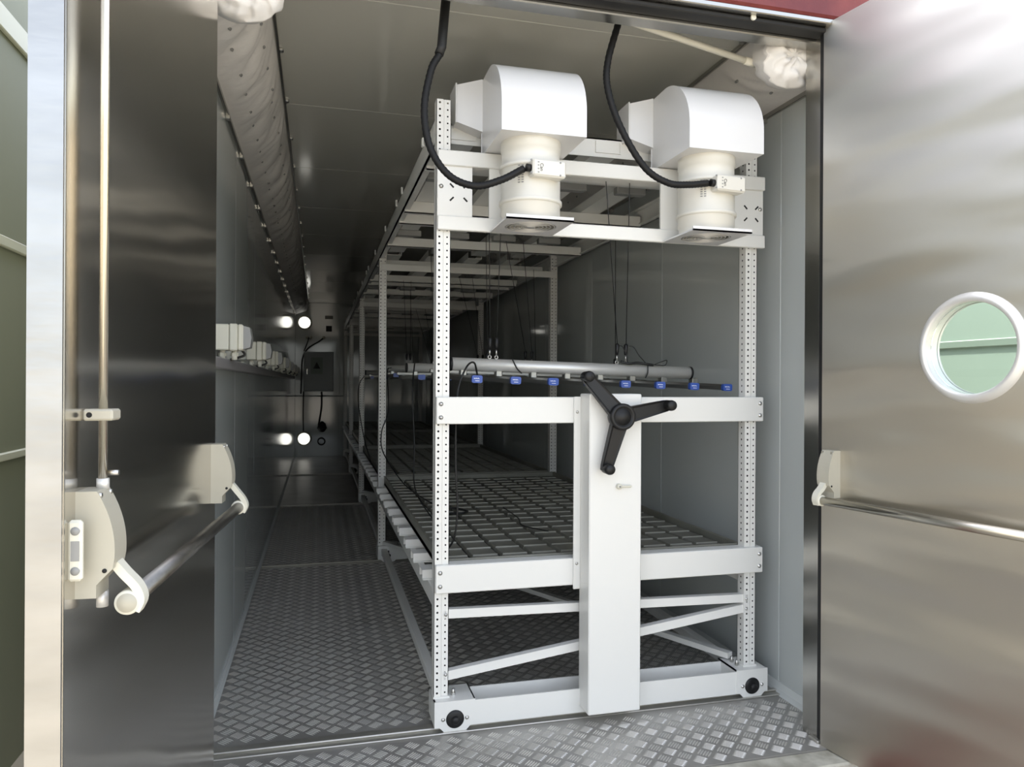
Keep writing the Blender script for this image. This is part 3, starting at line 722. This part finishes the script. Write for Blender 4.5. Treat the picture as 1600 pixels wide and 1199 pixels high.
# ================================================================ HANGING LED FIXTURES
def fixture(x, y, z, detail, label, rx, ry):
    f = empty('grow_light', (x, y, z), label=label, cat='grow light', group='grow lights hung in the rack')
    f.rotation_euler = (R(rx), R(ry), 0)
    BX = [-.550 + k * .157 for k in range(8)]; LB = 1.10
    for bx in BX:
        m = MB(); m.prism([(bx - .018, -.012), (bx + .018, -.012), (bx + .018, .004), (bx + .010, .013), (bx - .010, .013), (bx - .018, .004)], LB, 'y', .006)
        br = m.build('light_bar', 'led_bar', f)
        p = []
        for sx, sz, a0 in ((1, 1, 0), (-1, 1, 90), (-1, -1, 180), (1, -1, 270)):
            for k in range(4):
                a = R(a0 + 30 * k); p.append((bx + sx * .0135 + .0075 * math.cos(a), sz * .0085 + .0065 * math.sin(a)))
        cp = MB().prism(p, .020, 'y', -.006).build('end_cap', 'blue', br)
        if detail:
            m = MB(); m.box(bx - .008, bx + .009, -.0068, -.006, -.0075, -.0055)
            for q in range(5): m.box(bx - .010 + q * .004, bx - .0075 + q * .004, -.0066, -.006, .001, .0035 + .002 * (q % 2))
            m.lathe([(.0001, -.0066), (.002, -.0066), (.002, -.006)], (bx - .012, 0, .003), 'y', 8)
            m.build('cap_print', 'print_white', cp)
    MB().tube([(-.62 + .02, .30, .058), (.525, .30, .058)], .0285, 28).build('driver_tube', 'alu', f)
    for e, d in ((-.60, -1), (.525, 1)):
        MB().tube([(e, .30, .058), (e + d * .010, .30, .058)], .0298, 28).build('tube_cap', 'black', f)
    for bx in BX: MB().box(bx - .014, bx + .014, .280, .320, .010, .036, .003).build('saddle', 'led_bar', f)
    MB().box(-.60, .60, .92, .95, .013, .033, .003).build('rear_crossbar', 'led_bar', f)
    # cords with ratchets and hooks
    zt = 2.20 - z
    for hx, tx, ty in ((.160, -.07, -.36), (.203, .035, -.36), (-.435, -.46, .10), (-.405, -.40, .10), (-.30, -.33, .64), (.42, .40, .64)):
        hy = .30 if ty < .2 else .94
        b0 = .088 if hy < .5 else .035
        MB().tube([(hx, hy, b0 + .085), (tx, ty + .30 if ty < 0 else hy + .02, zt - .06)], .0018, 6).build('cord', 'cable', f)
        MB().tube([(hx, hy, b0 + .040), (hx, hy, b0 + .055), (hx, hy, b0 + .085), (hx, hy, b0 + .092)], .009, 10, True, [.006, .0085, .0105, .005]).build('ratchet', 'black', f)
        m = MB().tube([(hx, hy, b0 + .042), (hx + .001, hy, b0 + .012)], .0035, 8)
        m.tube([(hx + .001 + .007 * math.cos(2 * math.pi * k / 12), hy, b0 + .006 + .007 * math.sin(2 * math.pi * k / 12)) for k in range(13)], .0022, 6, False)
        m.build('hook', 'chrome', f)
    if detail:
        for pts, r_ in (([(.215, .29, .170), (.235, .285, .165), (.255, .27, .13), (.285, .27, .100), (.30, .265, .088)], .0022),
                        ([(.165, .29, .170), (.180, .285, .165), (.192, .27, .13), (.20, .27, .095)], .0022),
                        ([(.17, .28, .098), (.21, .27, .090), (.25, .275, .095), (.30, .27, .090), (.33, .275, .088)], .006),
                        ([(.33, .275, .088), (.37, .27, .105), (.395, .27, .112), (.39, .275, .090), (.355, .27, .088), (.33, .275, .090)], .0022),
                        ([(.300, .267, .086), (.298, .262, .05), (.292, .27, .028)], .003), ([(-.34, .267, .088), (-.32, .262, .05), (-.295, .27, .028)], .003)):
            MB().tube(catmull(pts, 6), r_, 8).build('tied_cord', 'cable', f)
    return f
fixture(1.150, 2.826, 1.302, True, 'silver LED grow light with blue bar ends, nearest the handwheel', 1.4, 1.5)
fixture(1.13, 4.28, 1.33, False, 'silver LED grow light with blue bar ends, second from the front of the rack', 0.5, .4)
fixture(1.13, 5.75, 1.36, False, 'silver LED grow light with blue bar ends, third from the front of the rack', 0, 0)
fixture(1.13, 8.40, 1.36, False, 'silver LED grow light with blue bar ends, farthest back in the rack', 0, 0)

# loose black cables inside the rack
def cable(pts, label, r=.004):
    return MB().tube(catmull(pts, 8), r, 8).build('power_cable', 'cable', label=label, cat='cable')
cable([(.66, 3.10, 1.335), (.62, 2.98, 1.385), (.57, 2.90, 1.36), (.53, 2.87, 1.25), (.525, 2.87, 1.0), (.535, 2.88, .80), (.525, 2.90, .68), (.50, 2.95, .618)], 'black cable looping from the grow light down beside the front left post')
cable([(.56, 4.45, 1.42), (.53, 4.28, 1.33), (.52, 4.22, 1.20), (.53, 4.20, .95), (.52, 4.1, .72), (.56, 3.75, .615), (.58, 3.5, .612)], 'black cable hanging to the tray behind the front left post')
cable([(.55, 5.85, 1.42), (.50, 5.60, 1.38), (.49, 5.40, 1.1), (.44, 5.36, .95), (.45, 5.34, .80), (.55, 5.0, .63), (.60, 4.4, .615), (.66, 4.0, .612)], 'black cable hanging over the second left post')
cable([(.47, 8.0, 1.37), (.38, 7.3, 1.28), (.36, 7.0, 1.1), (.40, 6.8, .80), (.45, 6.6, .60)], 'black cable drooping beside the third left post')
cable([(1.02, 3.22, .624), (.955, 3.42, .615), (.985, 3.62, .615), (.99, 3.95, .615)], 'short black cable lying on the nearest tray', .003)
cable([(.60, 3.72, .62), (.68, 3.90, .63), (.76, 3.82, .625), (.72, 3.74, .63), (.62, 3.80, .62)], 'coil of black cable lying on the nearest tray', .006)

# ================================================================ LEFT WALL: SOCKETS ON A TRUNKING
tk = MB(); tk.box(XL, XL + .050, 2.50, 11.6, 1.352, 1.392, .003)
tk.build('cable_trunking', 'tray_rail', label='grey cable trunking running along the left wall under the sockets', cat='trunking')
ords = ['beside the open left door', 'second from the left door', 'third from the left door', 'fourth from the left door', 'fifth from the left door', 'sixth from the left door', 'seventh, farthest from the left door']
for i in range(7):
    y = 3.18 + i * 1.32
    s_ = empty('wall_socket', (XL, y, 1.48), label='pale plastic wall socket box ' + ords[i], cat='socket', group='sockets along the left wall')
    MB().box(0, .052, -.055, .055, -.052, .052, .004).build('back_box', 'socket', s_)
    MB().box(.054, .084, -.057, .057, -.054, .054, .004).build('frame_ring', 'socket', s_)
    MB().box(.0845, .106, -.055, .055, -.052, .052, .006).build('cover', 'offwhite', s_)
    ld = MB().prism([(.106, -.048), (.132, -.040), (.137, 0), (.130, .040), (.106, .046)], .09, 'y', -.045)
    ld.build('flap_lid', 'socket_lid', s_)
    for gx in (.022, .068):
        MB().tube([(gx, 0, -.090), (gx, 0, -.050)], .011, 12, True).lathe([(.0001, -.075), (.015, -.075), (.015, -.062), (.0001, -.062)], (gx, 0, 0), 'z', 6, False).build('cable_gland', 'socket', s_)
    MB().tube(catmull([(.095, .03, -.05), (.105, .03, -.068), (.08, .03, -.08), (.05, .03, -.088)], 5), .005, 8).build('flex', 'cable', s_)

# ================================================================ BACK WALL
pbx = empty('electrical_cabinet', (0.0, YB, 1.49), label='grey electrical cabinet with warning triangle on the back wall', cat='cabinet')
MB().box(-.252, .253, -.14, 0, -.345, .345, .006).build('cabinet_body', 'panelbox', pbx)
dr = MB().box(-.240, .241, -.152, -.140, -.333, .333, .004).build('cabinet_door', 'panelbox', pbx)
MB().box(-.205, -.190, -.166, -.152, -.05, .05, .003).build('handle', 'chrome', dr)
MB().box(-.135, .065, -.1535, -.152, -.04, .245).build('warning_sign', 'sign', dr)
MB().prism([(-.095, .05), (.025, .05), (-.035, .17)], .001, 'y', -.1545).build('warning_triangle', 'print_black', dr)
for i, (z, lb, st_) in enumerate(((2.346, 'glowing round lamp high on the back wall', 1), (.316, 'glowing round lamp low on the back wall', 1))):
    l = empty('round_lamp', (-.245, YB, z), label=lb, cat='lamp', group='round lamps on the back wall')
    MB().lathe([(.13, 0), (.13, -.03), (.105, -.06), (.100, -.055)], (0, 0, 0), 'y', 32).build('lamp_rim', 'socket', l)
    MB().lathe([(.0001, -.075), (.05, -.072), (.085, -.062), (.102, -.045)], (0, 0, 0), 'y', 32).build('lamp_lens', 'lamp', l)
MB().box(.12, .22, YB - .03, YB, 2.20, 2.30, .004).build('small_box', 'rubber', label='small dark square box high on the back wall', cat='box')
MB().box(.10, .24, YB - .02, YB, 2.42, 2.48, .004).build('wall_plate', 'socket_lid', label='narrow grey plate above the small box on the back wall', cat='plate')
for x in (-.20, -.14, .085): MB().lathe([(.0001, -.05), (.02, -.05), (.026, -.02), (.026, 0)], (x, YB, 2.09), 'y', 14).build('cable_entry', 'offwhite', label='pale cable entry gland above the electrical cabinet, %s' % {-.20: 'leftmost', -.14: 'middle', .085: 'rightmost'}[x], cat='gland', group='cable glands on the back wall')
cable([(.085, YB - .03, 2.09), (.0, YB - .05, 2.02), (-.18, YB - .05, 1.90), (-.275, YB - .05, 1.72), (-.29, YB - .03, 1.45), (-.30, YB - .03, 1.10)], 'black cable running down beside the electrical cabinet', .012)
cable([(-.17, YB - .03, 2.09), (-.20, YB - .05, 1.98), (-.25, YB - .05, 1.85)], 'short black cable below the leftmost gland on the back wall', .009)
cable([(-.255, YB - .03, 1.14), (-.26, YB - .03, .80), (-.255, YB - .05, .44)], 'black cable dropping to the low round lamp', .010)
cable([(.05, YB - .05, 1.14), (.05, YB - .05, .88), (.02, YB - .06, .66), (.00, YB - .06, .55)], 'bundle of black cables hanging below the electrical cabinet', .016)
m = MB()
for k in range(5):
    m.tube([(.05 + .06 * math.cos(2 * math.pi * q / 20), YB - .012 - .012 * k, .265 + .06 * math.sin(2 * math.pi * q / 20)) for q in range(21)], .012, 6, False)
m.build('cable_coil', 'cable', label='coil of black cable hanging low on the back wall', cat='cable')
m = MB(); m.lathe([(.0001, -.09), (.04, -.08), (.085, -.02), (.06, .06), (.015, .10)], (.06, YB - .09, .52), 'z', 14)
m.build('plug_bundle', 'rubber', label='bundle of black plugs hanging below the electrical cabinet', cat='plugs')
MB().box(XL, .56, YB - .025, YB, 1.05, 1.075, .003).build('cable_conduit', 'panelbox', label='thin horizontal conduit across the back wall under the cabinet', cat='conduit')
